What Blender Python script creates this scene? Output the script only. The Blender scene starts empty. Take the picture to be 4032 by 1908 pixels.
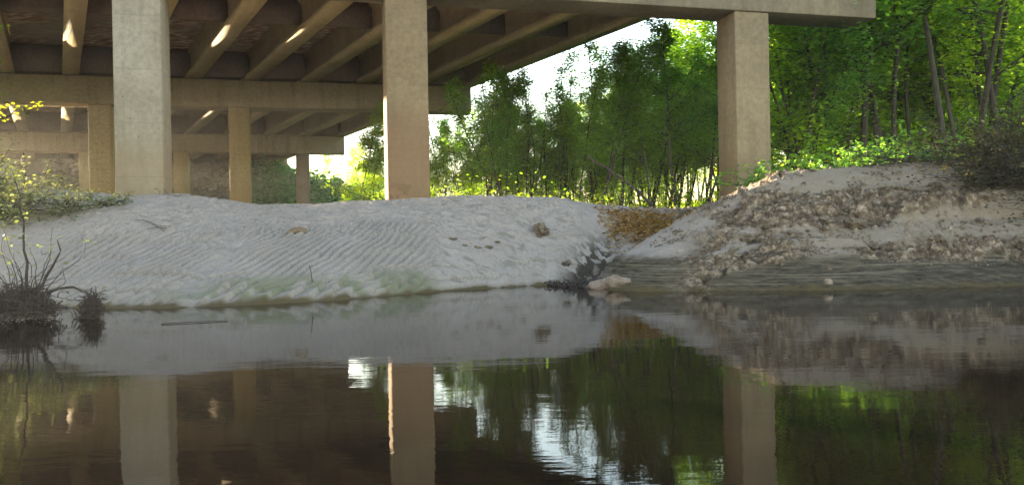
import bpy, math, random
import numpy as np
from mathutils import Vector, Matrix, noise as NZ
random.seed(7); RS = np.random.RandomState(11)
S = bpy.context.scene; C = S.collection; D = bpy.data; R = math.radians

# ------------------------------------------------------------------ camera
CAMZ = 0.85
cam = D.objects.new('camera', D.cameras.new('camera')); C.objects.link(cam); S.camera = cam
cam.data.lens = 27.0; cam.data.sensor_width = 36; cam.data.clip_end = 3000; cam.data.clip_start = 0.05
_a, _r = math.atan(8.4/3024), 0.0181
_up0 = Vector((0, math.sin(_a), math.cos(_a))); _fw = Vector((0, math.cos(_a), -math.sin(_a))); _rt = Vector((1, 0, 0))
_x = _rt*math.cos(_r) - _up0*math.sin(_r); _y = _rt*math.sin(_r) + _up0*math.cos(_r)
cam.matrix_world = Matrix(((_x.x, _y.x, -_fw.x, 0), (_x.y, _y.y, -_fw.y, 0), (_x.z, _y.z, -_fw.z, CAMZ), (0, 0, 0, 1)))

# ------------------------------------------------------------------ light
SUN_AZ, SUN_EL = -54.2, 6.3
w = D.worlds.new('World'); S.world = w; w.use_nodes = True
nt = w.node_tree; bg = nt.nodes['Background']; sky = nt.nodes.new('ShaderNodeTexSky'); sky.sky_type = 'NISHITA'
sky.sun_disc = False; sky.sun_elevation = R(SUN_EL); sky.sun_rotation = R(SUN_AZ)
sky.air_density = 1.0; sky.dust_density = 0.6; sky.ozone_density = 1.0
wb = nt.nodes.new('ShaderNodeMix'); wb.data_type = 'RGBA'; wb.blend_type = 'MULTIPLY'; wb.inputs[0].default_value = 1; wb.inputs[7].default_value = (1.0, .91, .86, 1)
nt.links.new(sky.outputs[0], wb.inputs[6]); nt.links.new(wb.outputs[2], bg.inputs[0]); bg.inputs[1].default_value = 0.13
sl = D.lights.new('sun', 'SUN'); sl.energy = 5.0; sl.angle = R(0.5); sl.color = (1.0, 0.82, 0.55)
so = D.objects.new('sun', sl); C.objects.link(so)
SD = Vector((math.sin(R(SUN_AZ))*math.cos(R(SUN_EL)), math.cos(R(SUN_AZ))*math.cos(R(SUN_EL)), math.sin(R(SUN_EL))))
so.rotation_euler = SD.to_track_quat('Z', 'Y').to_euler(); so.location = (-20, 60, 30)
vs = S.view_settings; vs.view_transform = 'Standard'; vs.look = 'None'; vs.gamma = 1; vs.use_curve_mapping = False
vs.exposure = 3.5
cy = S.cycles
cy.max_bounces = 8; cy.diffuse_bounces = 6; cy.transmission_bounces = 6; cy.transparent_max_bounces = 8; cy.sample_clamp_indirect = 6

# ------------------------------------------------------------------ helpers
def smooth(a, b, x):
    t = np.clip((x-a)/(b-a), 0, 1); return t*t*(3-2*t)
def _hash(i, j, s):
    v = np.sin(i*127.1 + j*311.7 + s*74.7)*43758.5453
    return v-np.floor(v)
def noise(x, y, s=0):
    xi, yi = np.floor(x), np.floor(y); fx, fy = x-xi, y-yi
    fx = fx*fx*(3-2*fx); fy = fy*fy*(3-2*fy)
    a = _hash(xi, yi, s); b = _hash(xi+1, yi, s); c = _hash(xi, yi+1, s); d = _hash(xi+1, yi+1, s)
    return (a*(1-fx)+b*fx)*(1-fy)+(c*(1-fx)+d*fx)*fy
def fbm(x, y, s=0, o=4):
    r = 0; a = .5
    for k in range(o): r = r+a*noise(x*2**k, y*2**k, s+k*3.1); a *= .5
    return r/(1-.5**o)

def cells(x, y, s=0):
    xi, yi = np.floor(x), np.floor(y); f1 = x*0+9; f2 = x*0+9; cid = x*0
    for i in (-1, 0, 1):
        for j in (-1, 0, 1):
            cx, cy_ = xi+i, yi+j; d = np.hypot(cx+.15+.7*_hash(cx, cy_, s)-x, cy_+.15+.7*_hash(cx, cy_, s+5.3)-y)
            m_ = d < f1; f2 = np.where(m_, f1, np.minimum(f2, d)); cid = np.where(m_, _hash(cx, cy_, s+9.1), cid); f1 = np.where(m_, d, f1)
    return f1, f2, cid
class MB:
    def __init__(s): s.v = []; s.f = []; s.n = 0
    def add(s, v, f):
        v = np.asarray(v, float); s.v.append(v); s.f.append(np.asarray(f)+s.n); s.n += len(v)
    def box(s, c, h, ax=None):
        c = np.array(c, float); ax = np.eye(3) if ax is None else np.array(ax, float)
        v = [c+ax[0]*h[0]*i+ax[1]*h[1]*j+ax[2]*h[2]*k for k in (-1, 1) for j in (-1, 1) for i in (-1, 1)]
        s.add(v, [(0, 2, 3, 1), (4, 5, 7, 6), (0, 1, 5, 4), (2, 6, 7, 3), (0, 4, 6, 2), (1, 3, 7, 5)])
    def tube(s, pts, rad, n=6, rough=0):
        pts = np.array(pts, float); k = len(pts)
        t = np.gradient(pts, axis=0); t /= np.linalg.norm(t, axis=1)[:, None]+1e-9
        ref = np.array([.13, .31, .94]) if abs(t[0][2]) < .8 else np.array([1., .2, .1])
        u = np.cross(t, ref); u /= np.linalg.norm(u, axis=1)[:, None]+1e-9; w_ = np.cross(t, u)
        an = np.arange(n)*2*math.pi/n; rad = np.asarray(rad, float).reshape(-1, 1, 1)
        ring = pts[:, None, :]+rad*(u[:, None, :]*np.cos(an)[None, :, None]+w_[:, None, :]*np.sin(an)[None, :, None])
        if rough: ring = ring+(RS.rand(k, n, 1)-.5)*rough*rad
        i = np.arange((k-1)*n); r_, c_ = i//n, i % n; c2 = (c_+1) % n
        s.add(ring.reshape(-1, 3), np.stack([r_*n+c_, r_*n+c2, (r_+1)*n+c2, (r_+1)*n+c_], 1))
    def leaves(s, P, L, W, tilt=.6, droop=0):
        n = len(P); th = RS.rand(n)*2*math.pi
        d = np.stack([np.cos(th), np.sin(th), (RS.rand(n)-.5)*tilt*1.4-droop], 1); d /= np.linalg.norm(d, axis=1)[:, None]
        nn = np.stack([RS.randn(n)*tilt, RS.randn(n)*tilt, np.ones(n)], 1)
        sd = np.cross(d, nn); sd /= np.linalg.norm(sd, axis=1)[:, None]+1e-9
        sc = (.6+.8*RS.rand(n))[:, None]; up = np.cross(sd, d)
        a = P; b = P+d*L*.45*sc+sd*W*.5*sc+up*W*.18*sc; c = P+d*L*sc; e = P+d*L*.45*sc-sd*W*.5*sc+up*W*.18*sc
        v = np.stack([a, b, c, e], 1).reshape(-1, 3)
        s.add(v, np.arange(4*n).reshape(n, 4))
    def build(s, name, m, parent=None, smooth_=False, bev=0):
        me = D.meshes.new(name); v = np.concatenate(s.v); me.vertices.add(len(v)); me.vertices.foreach_set('co', v.ravel())
        fs = [f for f in s.f]; tot = sum(len(f) for f in fs); lens = np.concatenate([np.full(len(f), f.shape[1]) for f in fs])
        li = np.concatenate([f.ravel() for f in fs]); me.loops.add(len(li)); me.loops.foreach_set('vertex_index', li.astype(np.int32))
        me.polygons.add(tot); st = np.concatenate([[0], np.cumsum(lens)[:-1]]); me.polygons.foreach_set('loop_start', st.astype(np.int32))
        me.update(calc_edges=True); me.validate()
        if smooth_: me.polygons.foreach_set('use_smooth', np.ones(tot, bool))
        me.materials.append(m); o = D.objects.new(name, me); C.objects.link(o)
        if parent: o.parent = parent
        if bev:
            md = o.modifiers.new('bevel', 'BEVEL'); md.width = bev; md.segments = 2; md.limit_method = 'ANGLE'
        return o
def empty(name, loc=(0, 0, 0), rz=0):
    o = D.objects.new(name, None); C.objects.link(o); o.location = loc; o.rotation_euler = (0, 0, rz); o.empty_display_size = .2; return o
def tag(o, label=None, cat=None, group=None, kind=None):
    if label: o['label'] = label
    if cat: o['category'] = cat
    if group: o['group'] = group
    if kind: o['kind'] = kind
    return o

def mat(name):
    m = D.materials.new(name); m.use_nodes = True; n = m.node_tree; p = n.nodes['Principled BSDF']; return m, n, p
def N(n, t, **k):
    o = n.nodes.new(t)
    for a, v in k.items():
        if a in o.inputs: o.inputs[a].default_value = v
        else: setattr(o, a, v)
    return o
def ramp(n, fac, stops):
    r = n.nodes.new('ShaderNodeValToRGB'); e = r.color_ramp.elements
    while len(e) < len(stops): e.new(.5)
    for i, (p, c) in enumerate(stops): e[i].position = p; e[i].color = (*c, 1) if len(c) == 3 else c
    n.links.new(fac, r.inputs[0]); return r.outputs[0]
def mix(n, fac, a, b, bt='MIX'):
    x = n.nodes.new('ShaderNodeMix'); x.data_type = 'RGBA'; x.blend_type = bt
    for s_, v in ((x.inputs[0], fac), (x.inputs[6], a), (x.inputs[7], b)):
        if isinstance(v, (int, float)): s_.default_value = v
        elif isinstance(v, tuple): s_.default_value = (*v, 1)
        else: n.links.new(v, s_)
    return x.outputs[2]
def pos(n, sc=(1, 1, 1), rot=(0, 0, 0)):
    g = n.nodes.new('ShaderNodeNewGeometry'); mp = n.nodes.new('ShaderNodeMapping'); mp.inputs['Scale'].default_value = sc; mp.inputs['Rotation'].default_value = rot
    n.links.new(g.outputs['Position'], mp.inputs[0]); return mp.outputs[0]
def nz(n, vec, scale, detail=4, rough=.55):
    t = N(n, 'ShaderNodeTexNoise'); t.inputs['Scale'].default_value = scale; t.inputs['Detail'].default_value = detail; t.inputs['Roughness'].default_value = rough
    n.links.new(vec, t.inputs['Vector']); return t.outputs[0]
def bump(n, p, h, st, dist=.02):
    b = n.nodes.new('ShaderNodeBump'); b.inputs['Strength'].default_value = st; b.inputs['Distance'].default_value = dist
    n.links.new(h, b.inputs['Height']); n.links.new(b.outputs[0], p.inputs['Normal'])

TH = 0.2374; GA = 0.5341
def zr(a): return (0, 0, -a)
def concrete(name, c1, c2, stain=None, sy=None, streak=.35, dots=.6, grime=None):
    m, n, p = mat(name); q = pos(n)
    big = nz(n, q, .55, 5, .6); fine = nz(n, q, 9, 6, .65)
    col = mix(n, ramp(n, big, [(.32, (0, 0, 0)), (.68, (1, 1, 1))]), c1, c2)
    col = mix(n, .55, col, ramp(n, fine, [(.3, (.55, .52, .48)), (.7, (1.25, 1.22, 1.2))]), 'MULTIPLY')
    st = nz(n, pos(n, (2.6, 2.6, .22)), 1.3, 5, .6)
    col = mix(n, ramp(n, st, [(.5, (0, 0, 0)), (.75, (streak,)*3)]), col, (.10, .075, .045))
    sp = N(n, 'ShaderNodeTexVoronoi'); sp.inputs['Scale'].default_value = 5.5; n.links.new(q, sp.inputs['Vector'])
    spm = ramp(n, sp.outputs['Distance'], [(.05, (dots,)*3), (.14, (0, 0, 0))])
    spn = ramp(n, nz(n, q, .9, 3), [(.48, (0, 0, 0)), (.62, (1, 1, 1))])
    col = mix(n, mix(n, 1., spm, spn, 'MULTIPLY'), col, (.09, .065, .04))
    if stain:   # river-stained lower part, ragged upper edge
        g = n.nodes.new('ShaderNodeNewGeometry'); sx = n.nodes.new('ShaderNodeSeparateXYZ'); n.links.new(g.outputs[0], sx.inputs[0])
        ad = N(n, 'ShaderNodeMath', operation='MULTIPLY_ADD'); n.links.new(nz(n, pos(n, (1.2, 1.2, .5)), 1.7, 5, .6), ad.inputs[0]); ad.inputs[1].default_value = .9; n.links.new(sx.outputs[2], ad.inputs[2])
        mr = N(n, 'ShaderNodeMapRange'); n.links.new(ad.outputs[0], mr.inputs[0]); mr.inputs[1].default_value = sy+.15; mr.inputs[2].default_value = sy+.95; mr.inputs[3].default_value = .62; mr.inputs[4].default_value = 0
        col = mix(n, mr.outputs[0], col, stain)
        bl = ramp(n, nz(n, q, 1.6, 5, .6), [(.50, (0, 0, 0)), (.53, (1, 1, 1))])
        mr2 = N(n, 'ShaderNodeMapRange'); n.links.new(sx.outputs[2], mr2.inputs[0]); mr2.inputs[1].default_value = sy-1.9; mr2.inputs[2].default_value = sy-1.3; mr2.inputs[3].default_value = .55; mr2.inputs[4].default_value = 0
        col = mix(n, mix(n, 1., bl, mr2.outputs[0], 'MULTIPLY'), col, tuple(x*.55 for x in stain))
        # faint pour line
        wv = N(n, 'ShaderNodeMath', operation='PINGPONG'); n.links.new(sx.outputs[2], wv.inputs[0]); wv.inputs[1].default_value = .61
        col = mix(n, ramp(n, wv.outputs[0], [(.0, (.3,)*3), (.022, (0, 0, 0))]), col, (.1, .07, .05))
    n.links.new(col, p.inputs['Base Color']); p.inputs['Roughness'].default_value = .9
    bump(n, p, nz(n, q, 14, 8, .7), .5, .02)
    return m

M = {}
M['col_grey'] = concrete('column_concrete', (.275, .24, .185), (.195, .16, .115), (.19, .135, .08), 3.0, .5, .8)
M['col_brown'] = concrete('column_brown_concrete', (.205, .145, .08), (.12, .082, .046), (.155, .088, .044), 3.9, .5, .8)
M['col_tan'] = concrete('column_tan_concrete', (.33, .255, .13), (.27, .20, .10), (.26, .17, .08), 3.2, .3, .4)
M['cap'] = concrete('cap_concrete', (.35, .28, .185), (.26, .205, .13), None, None, .5, .3)
M['cap_dark'] = concrete('weathered_cap_concrete', (.20, .18, .15), (.12, .105, .085), None, None, .75, .3)
M['cap1'] = concrete('weathered_cap_concrete', (.215, .175, .12), (.115, .098, .072), None, None, .85, .4)
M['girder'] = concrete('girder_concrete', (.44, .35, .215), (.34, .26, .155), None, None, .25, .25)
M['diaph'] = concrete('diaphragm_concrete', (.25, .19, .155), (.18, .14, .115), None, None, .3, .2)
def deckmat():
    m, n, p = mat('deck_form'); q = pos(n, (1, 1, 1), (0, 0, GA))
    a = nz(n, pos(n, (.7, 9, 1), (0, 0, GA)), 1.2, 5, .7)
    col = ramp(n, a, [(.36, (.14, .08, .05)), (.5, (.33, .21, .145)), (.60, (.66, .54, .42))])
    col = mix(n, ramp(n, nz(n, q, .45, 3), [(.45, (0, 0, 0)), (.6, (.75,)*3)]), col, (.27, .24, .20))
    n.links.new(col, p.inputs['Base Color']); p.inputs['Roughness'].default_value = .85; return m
M['deck'] = deckmat()

def leafmat(name, c1, c2, c3, tr=.55, rough=.5):
    m, n, p = mat(name); g = n.nodes.new('ShaderNodeNewGeometry')
    col = ramp(n, g.outputs['Random Per Island'], [(0, c1), (.55, c2), (1, c3)])
    col = mix(n, .5, col, ramp(n, nz(n, pos(n), .5, 2), [(.35, (.6, .75, .6)), (.65, (1.3, 1.2, .9))]), 'MULTIPLY')
    n.links.new(col, p.inputs['Base Color']); p.inputs['Roughness'].default_value = rough; p.inputs['Specular IOR Level'].default_value = .3
    t = n.nodes.new('ShaderNodeBsdfTranslucent'); n.links.new(mix(n, 1., col, (1.9, 1.9, .55), 'MULTIPLY'), t.inputs[0])
    x = n.nodes.new('ShaderNodeMixShader'); x.inputs[0].default_value = tr
    n.links.new(p.outputs[0], x.inputs[1]); n.links.new(t.outputs[0], x.inputs[2]); n.links.new(x.outputs[0], n.nodes['Material Output'].inputs[0]); return m
M['leaf'] = leafmat('leaf_green', (.08, .18, .04), (.15, .28, .05), (.25, .36, .055), .65)
M['leaf_dark'] = leafmat('leaf_deep_green', (.075, .175, .06), (.13, .25, .07), (.20, .32, .08), .65)
M['leaf_far'] = leafmat('leaf_far_painted_sun', (.22, .34, .05), (.36, .46, .06), (.48, .54, .09), .75)  # paler leaf colour painted in place of sunlight on the back trees
M['leaf_bright'] = leafmat('leaf_yellow_green', (.12, .24, .025), (.21, .34, .03), (.32, .40, .035), .7)
M['leaf_bush'] = leafmat('leaf_grey_green', (.08, .10, .06), (.14, .16, .10), (.26, .27, .20), .3)
M['leaf_yellow'] = leafmat('leaf_yellow', (.3, .32, .03), (.4, .40, .04), (.45, .42, .05), .6)
M['vine'] = leafmat('vine_leaf', (.03, .13, .05), (.05, .19, .07), (.08, .24, .08), .4)
M['dead'] = leafmat('dead_leaf', (.09, .045, .018), (.26, .135, .045), (.46, .30, .12), .25, .8)
M['bramble'] = leafmat('dark_bramble_leaf', (.03, .035, .02), (.05, .05, .03), (.08, .065, .045), .3)
def bark(name, c1, c2):
    m, n, p = mat(name); a = nz(n, pos(n, (6, 6, 1.2)), 3, 5, .65)
    n.links.new(ramp(n, a, [(.35, c1), (.65, c2)]), p.inputs['Base Color']); p.inputs['Roughness'].default_value = .95
    bump(n, p, a, .8, .03); return m
M['bark'] = bark('bark_dark', (.018, .014, .010), (.055, .045, .033))
M['bark_pale'] = bark('bark_pale', (.12, .10, .075), (.26, .22, .17))
M['wood'] = bark('driftwood', (.06, .048, .036), (.17, .14, .11))
M['root'] = bark('wet_root', (.015, .010, .010), (.05, .035, .03))
def clodmat(name, c1, c2, c3):
    m, n, p = mat(name); a = nz(n, pos(n), 7, 7, .7)
    n.links.new(ramp(n, a, [(.3, c1), (.5, c2), (.7, c3)]), p.inputs['Base Color']); p.inputs['Roughness'].default_value = 1
    bump(n, p, nz(n, pos(n), 22, 6, .7), .9, .03); return m
M['clod'] = clodmat('clod_earth', (.04, .028, .019), (.105, .078, .054), (.24, .195, .15))
M['lump'] = clodmat('pink_clay_sand', (.11, .075, .055), (.20, .145, .11), (.27, .21, .165))
M['rock'] = clodmat('riprap_stone', (.06, .055, .05), (.15, .14, .12), (.27, .25, .22))
M['brick'] = clodmat('brown_block', (.07, .045, .028), (.15, .10, .06), (.20, .14, .09))

# ------------------------------------------------------------------ ground
def interp(x, pts): return np.interp(x, [p[0] for p in pts], [p[1] for p in pts])
YW = [(-400, 13), (-20, 12.5), (-7.6, 11.6), (-5.8, 10.75), (-4.6, 10.6), (-3.7, 10.9), (-2.7, 11.45), (-1.1, 13.2), (.4, 14.3), (1.0, 14.4), (2.2, 14.9), (5, 16.5), (9, 18), (400, 18)]
HC = [(-400, 2.3), (-10.4, 2.15), (-8.8, 1.98), (-7.5, 2.02), (-6, 1.75), (-4.3, 1.70), (-2.9, 1.78), (-.95, 1.83), (0, 1.82), (1, 1.77), (1.9, 1.68), (2.85, 1.60), (3.8, 1.54), (4.4, 1.52), (8, 1.6), (400, 1.6)]
YWR = [(-400, 14.6), (1.0, 14.3), (1.35, 13.0), (1.9, 12.2), (2.6, 12.0), (4.8, 11.75), (8, 12.0), (12, 12.0), (20, 10), (400, 10)]
HR = [(-400, -1.5), (.9, -1), (1.3, 0), (1.7, .38), (2.4, .80), (3.4, 1.34), (4.3, 1.75), (5.0, 2.08), (6.4, 2.17), (8.1, 2.24), (10, 2.35), (20, 2.6), (400, 2.6)]
def smax(a, b, k=.12):
    h = np.clip(.5+.5*(b-a)/k, 0, 1); return a*(1-h)+b*h+k*h*(1-h)
def base(X, Y):
    X = X+0*Y; Y = Y+0*X
    yw = interp(X, YW); hc = interp(X, HC); yc = np.maximum(17.2, yw+3.2)
    s = (Y-yw)/(yc-yw)
    hl = np.where(s < 0, s*2.0, hc*(1-(1-np.clip(s, 0, 1))**1.55))
    plain = 1.62+.10*(fbm(X/9, Y/9, 5)-.5)
    t = smooth(17.6, 21, Y); hl = hl*(1-t)+plain*t
    yr = interp(X, YWR); hr = interp(X+.18*(Y-13.5)*smooth(13.5, 16, Y)*-1, HR)
    s2 = (Y-yr)/(15.2-yr)
    prof = np.interp(np.clip(s2, 0, 1), [0, .12, .2, .36, .48, .60, .72, .86, 1], [0, .17, .25, .37, .45, .66, .74, .92, 1])
    hR = np.where(s2 < 0, s2*3.0, np.minimum(hr, 99)*prof)
    t2 = smooth(15.6, 19.5, Y); hR = hR*(1-t2)+np.minimum(plain, hr)*t2
    h = smax(hl, hR, .10)
    # road embankment under and beside the far end of the bridge
    n_ = -math.sin(TH)*X+math.cos(TH)*Y; e_ = math.cos(TH)*X+math.sin(TH)*Y
    ed = np.minimum(np.clip((n_-57)/13.5, 0, 1.06)*6.6, np.clip((11.0-e_-.30*(n_-57))/14., 0, 1)*6.6)
    return h+np.where(n_ > 50, ed*(1-.8*smooth(76, 95, n_)), 0)
def detail(X, Y, h):
    """returns height offset and masks"""
    z = 0*h; near = smooth(21, 18.5, Y)*smooth(-.25, -.02, h)
    yw = interp(X, YW); dY = Y-yw; left = smooth(1.9, 1.2, X+0*Y); right = 1-left
    ph = .45*fbm(X/.9, Y/.7, 2)+.35*noise(X/2.3, Y/2, 9)
    def saw(p, k=.84): f = p-np.floor(p); return np.where(f < k, f/k, (1-f)/(1-k))
    r1 = saw((X-.34*dY)/.165+ph*3)
    r2 = saw((X-.42*dY)/.27+ph*2.2)
    lowm = smooth(.40, .22, h); midm = smooth(.22, .42, h)*smooth(1.35, 1.0, h+.35*(noise(X/1.1, Y/.8, 31)-.5))
    gap = .65+.35*smooth(.30, .55, fbm(X/.7, Y/.5, 44))
    ribx = smooth(-.9, -1.7, X+.35*(noise(X*2, Y*2, 8)))*smooth(-8.4, -7.4, X)
    track = np.exp(-((X-(-4.9-.17*(Y-13.5)+.10*np.sin(Y*2.1)))/.22)**2)
    z += left*ribx*(1-.85*track)*((r2+.5*(fbm(X/.09, Y/.12, 141, 3)-.5))*.056*lowm*(.55+.7*noise(X/.6, Y/.5, 142))*smooth(-.02, .08, h)+r1*.046*midm*gap)
    groove = left*ribx*(1-track)*np.clip(smooth(.22, .0, r2)*lowm+smooth(.3, .0, r1)*midm*gap, 0, 1)  # rib trough mask, later paints crease shade into the sand colour
    # strand lines
    for L, a in ((.07, .012), (.19, .016), (.27, .012), (.41, .018), (.66, .010), (.93, .014), (1.22, .010)):
        hh = h+.02*(noise(X/1.7, Y*0+L*9, 4)-.5)
        br = smooth(.25, .45, noise(X/1.3+L*40, Y*0, 12))
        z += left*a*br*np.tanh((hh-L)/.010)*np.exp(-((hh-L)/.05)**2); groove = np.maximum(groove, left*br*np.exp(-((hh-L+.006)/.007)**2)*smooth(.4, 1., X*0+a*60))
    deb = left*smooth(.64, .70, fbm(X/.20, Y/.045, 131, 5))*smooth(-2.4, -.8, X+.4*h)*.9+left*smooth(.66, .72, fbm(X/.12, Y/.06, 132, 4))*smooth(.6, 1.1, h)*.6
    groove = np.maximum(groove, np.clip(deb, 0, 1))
    # upper wind and rain texture
    upm = smooth(.75, 1.2, h); nn = fbm(X/.30+.5*noise(X, Y, 3), Y/.17, 21, 4)
    z += left*upm*(abs(nn-.5)*-.16+.02)*1.1
    rgt = left*smooth(-2.0, -1.0, X); z += rgt*.035*(abs(fbm(X/.30, Y/.09, 121, 5)-.5)*-2+.3)*smooth(.05, .3, h)
    z += left*.05*(fbm(X/.9, Y/.7, 122, 3)-.5)
    z += left*upm*.020*saw((Y*.9-.35*X+1.2*noise(X/1.4, Y/1.4, 66))/.19)*smooth(.45, .6, fbm(X/1.6, Y/1.2, 71))
    z += left*.016*(fbm(X/.11, Y/.09, 15, 3)-.5)
    z += track*left*(.07*(fbm(X/.13, Y/.15, 77, 3)-.5)-.022)
    # gully rough ground
    gl = smooth(-1.3, .2, X)*smooth(3.2, 1.8, X)*smooth(16.5, 14.8, Y)
    z += gl*(.13*(fbm(X/.35+Y*.8, Y/.45, 91, 5)-.5)+.05*abs(fbm(X/.12, Y/.16, 92, 3)-.5))
    gd = np.exp(-((X-(1.15+.45*(Y-14.2)))/.34)**2)*smooth(13.2, 14.0, Y)*smooth(17.6, 16.0, Y)
    z += -.10*gd+gd*.12*(fbm(X/.16, Y/.2, 93, 4)-.45)
    # right bank
    st = right*smooth(.62, .45, h); z += st*.016*np.sin(h*2*math.pi/.052+2*noise(X/1.5, Y, 6))
    z += st*.07*(fbm(X/.30, Y/.10, 41, 5)-.5)*smooth(2.5, 4.5, X)
    wv = fbm(X/1.3, Y/.6, 51); zone = right*smooth(3.1, 4.0, X-.8*(h-1.1))
    cm = zone*smooth(.48, .58, wv+.20*np.exp(-((h-1.42-.10*np.sin(X*1.1))/.22)**2)+.10*np.exp(-((h-.78)/.14)**2)*smooth(5.5, 4, X)-.10*np.exp(-((h-1.02)/.1)**2)*smooth(5, 6.5, X)-.30*smooth(1.62, 1.80, h)-.25*smooth(4.6, 3.9, X)*smooth(1.3, 1.45, h))
    wx, wy = X+.12*(noise(X*4, Y*4, 1)-.5), Y+.10*(noise(X*4, Y*4, 2)-.5)
    fa, fb_, ca = cells(wx/.34, wy/.17, 61); fc, fd, cb_ = cells(wx/.12+3, wy/.075, 62)
    eg = smooth(.02, .16, fb_-fa); eg2 = smooth(.03, .2, fd-fc)
    z += cm*(.085*eg*(ca-.35)+.045*eg2*(cb_-.4)+.10*(fbm(X/.16, Y/.09, 64, 5)-.5)-.02)
    z += zone*(-.07)*np.tanh((h-1.30-.12*np.sin(X*1.3)-.15*(noise(X*1.5, Y*0, 5)-.5))/.02)*np.exp(-((h-1.30)/.16)**2)*smooth(.3, .5, noise(X/.8, Y*0+3, 8))
    z += zone*(-.05)*np.tanh((h-.80-.1*(noise(X*1.2, Y*0, 15)-.5))/.015)*np.exp(-((h-.80)/.10)**2)*smooth(.4, .6, noise(X/.9, Y*0+8, 28))
    sc_ = right*(1-cm)*smooth(.86, .9, cb_)*smooth(.5, .8, h)*smooth(2.6, 3.6, X); z += sc_*.045*np.sqrt(np.clip(1-(fc/.5)**2, 0, 1)); cm = np.maximum(cm, sc_*smooth(.45, .35, fc))
    r3 = saw((X+.55*(Y-12.6))/.20+ph*2.5)
    rm = right*smooth(6.0, 7.0, X)*smooth(.40, .52, h)*smooth(1.15, .98, h); z += rm*r3*.055
    z += right*.02*(fbm(X/.12, Y/.1, 17, 4)-.5)+right*.05*(fbm(X/.5, Y/.35, 18, 4)-.5)
    lip = zone*smooth(6.8, 7.6, X)*.20*np.exp(-((h-1.22)/.10)**2)*(.4+fbm(X/.5, Y/.5, 19)); z += lip
    z = z*near*1.6
    # masks
    algl = left*smooth(.44, .30, h+.05*noise(X*3, Y*3, 81))*smooth(-5.2, -3.6, X)*smooth(-1.15, -1.5, X+.5*h)+left*.45*smooth(.25, .12, h)*smooth(-1.1, -1.8, X)
    algl = algl*(.12+.75*smooth(.42, .58, fbm(X/.5, Y/.25, 89, 5)))
    algr = right*smooth(.60, .42, h+.12*(fbm(X/.5, Y/.3, 84)-.5)-.30*smooth(7.5, 9.5, X))*1.0
    lf = np.exp(-(((X-3.2-.55*(Y-17.0))/1.05)**2+((Y-17.1)/.85)**2)**1.5)
    lf = lf*smooth(.30, .5, fbm(X/.3, Y/.3, 85)+.3*lf)
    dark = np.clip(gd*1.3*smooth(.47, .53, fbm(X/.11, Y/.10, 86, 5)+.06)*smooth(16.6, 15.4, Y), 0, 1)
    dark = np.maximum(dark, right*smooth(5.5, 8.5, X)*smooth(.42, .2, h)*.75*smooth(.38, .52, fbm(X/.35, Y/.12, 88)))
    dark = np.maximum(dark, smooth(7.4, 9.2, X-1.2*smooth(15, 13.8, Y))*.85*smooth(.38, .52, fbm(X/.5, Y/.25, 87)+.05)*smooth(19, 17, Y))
    wet = smooth(.075, .01, h+.03*(noise(X*5, Y*5, 99)-.5))
    wood = smooth(18.8, 20, Y)*smooth(0, 1.5, (X*math.cos(TH)+Y*math.sin(TH))-(8.5-(Y-18)*.3))
    return z, algl, algr, lf, cm, dark, wet, groove, .5*ca+.5*cb_, wood

def axis(segs):
    out = []
    for a, b, st in segs: out.append(np.arange(a, b, st))
    return np.concatenate(out+[np.array([segs[-1][1]])])
neg = -12-np.cumsum(.3*1.16**np.arange(36)); posx = 12.5+np.cumsum(.3*1.16**np.arange(36))
xs = np.concatenate([neg[::-1], axis([(-12, -9.3, .12), (-9.3, 11.0, .0215), (11.0, 12.5, .1)]), posx])
ys = np.concatenate([np.array([-5, 2, 6, 8.5, 9.5, 10.0]), axis([(10.2, 17.4, .0215), (17.6, 22, .12), (22, 80, .8)]), 80+np.cumsum(2*1.2**np.arange(26))])
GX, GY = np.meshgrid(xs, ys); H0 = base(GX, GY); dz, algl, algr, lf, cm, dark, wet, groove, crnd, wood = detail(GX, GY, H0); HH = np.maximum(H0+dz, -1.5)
def ground_h(x, y):
    x = np.atleast_1d(np.asarray(x, float)); y = np.atleast_1d(np.asarray(y, float)); h = base(x, y); return h+detail(x, y, h)[0]
def gh(x, y): return float(ground_h(x, y)[0])
mb = MB(); ny, nx = GX.shape; i = np.arange((ny-1)*(nx-1)); r_, c_ = i//(nx-1), i % (nx-1)
mb.add(np.stack([GX, GY, HH], 2).reshape(-1, 3), np.stack([r_*nx+c_, r_*nx+c_+1, (r_+1)*nx+c_+1, (r_+1)*nx+c_], 1))
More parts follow.
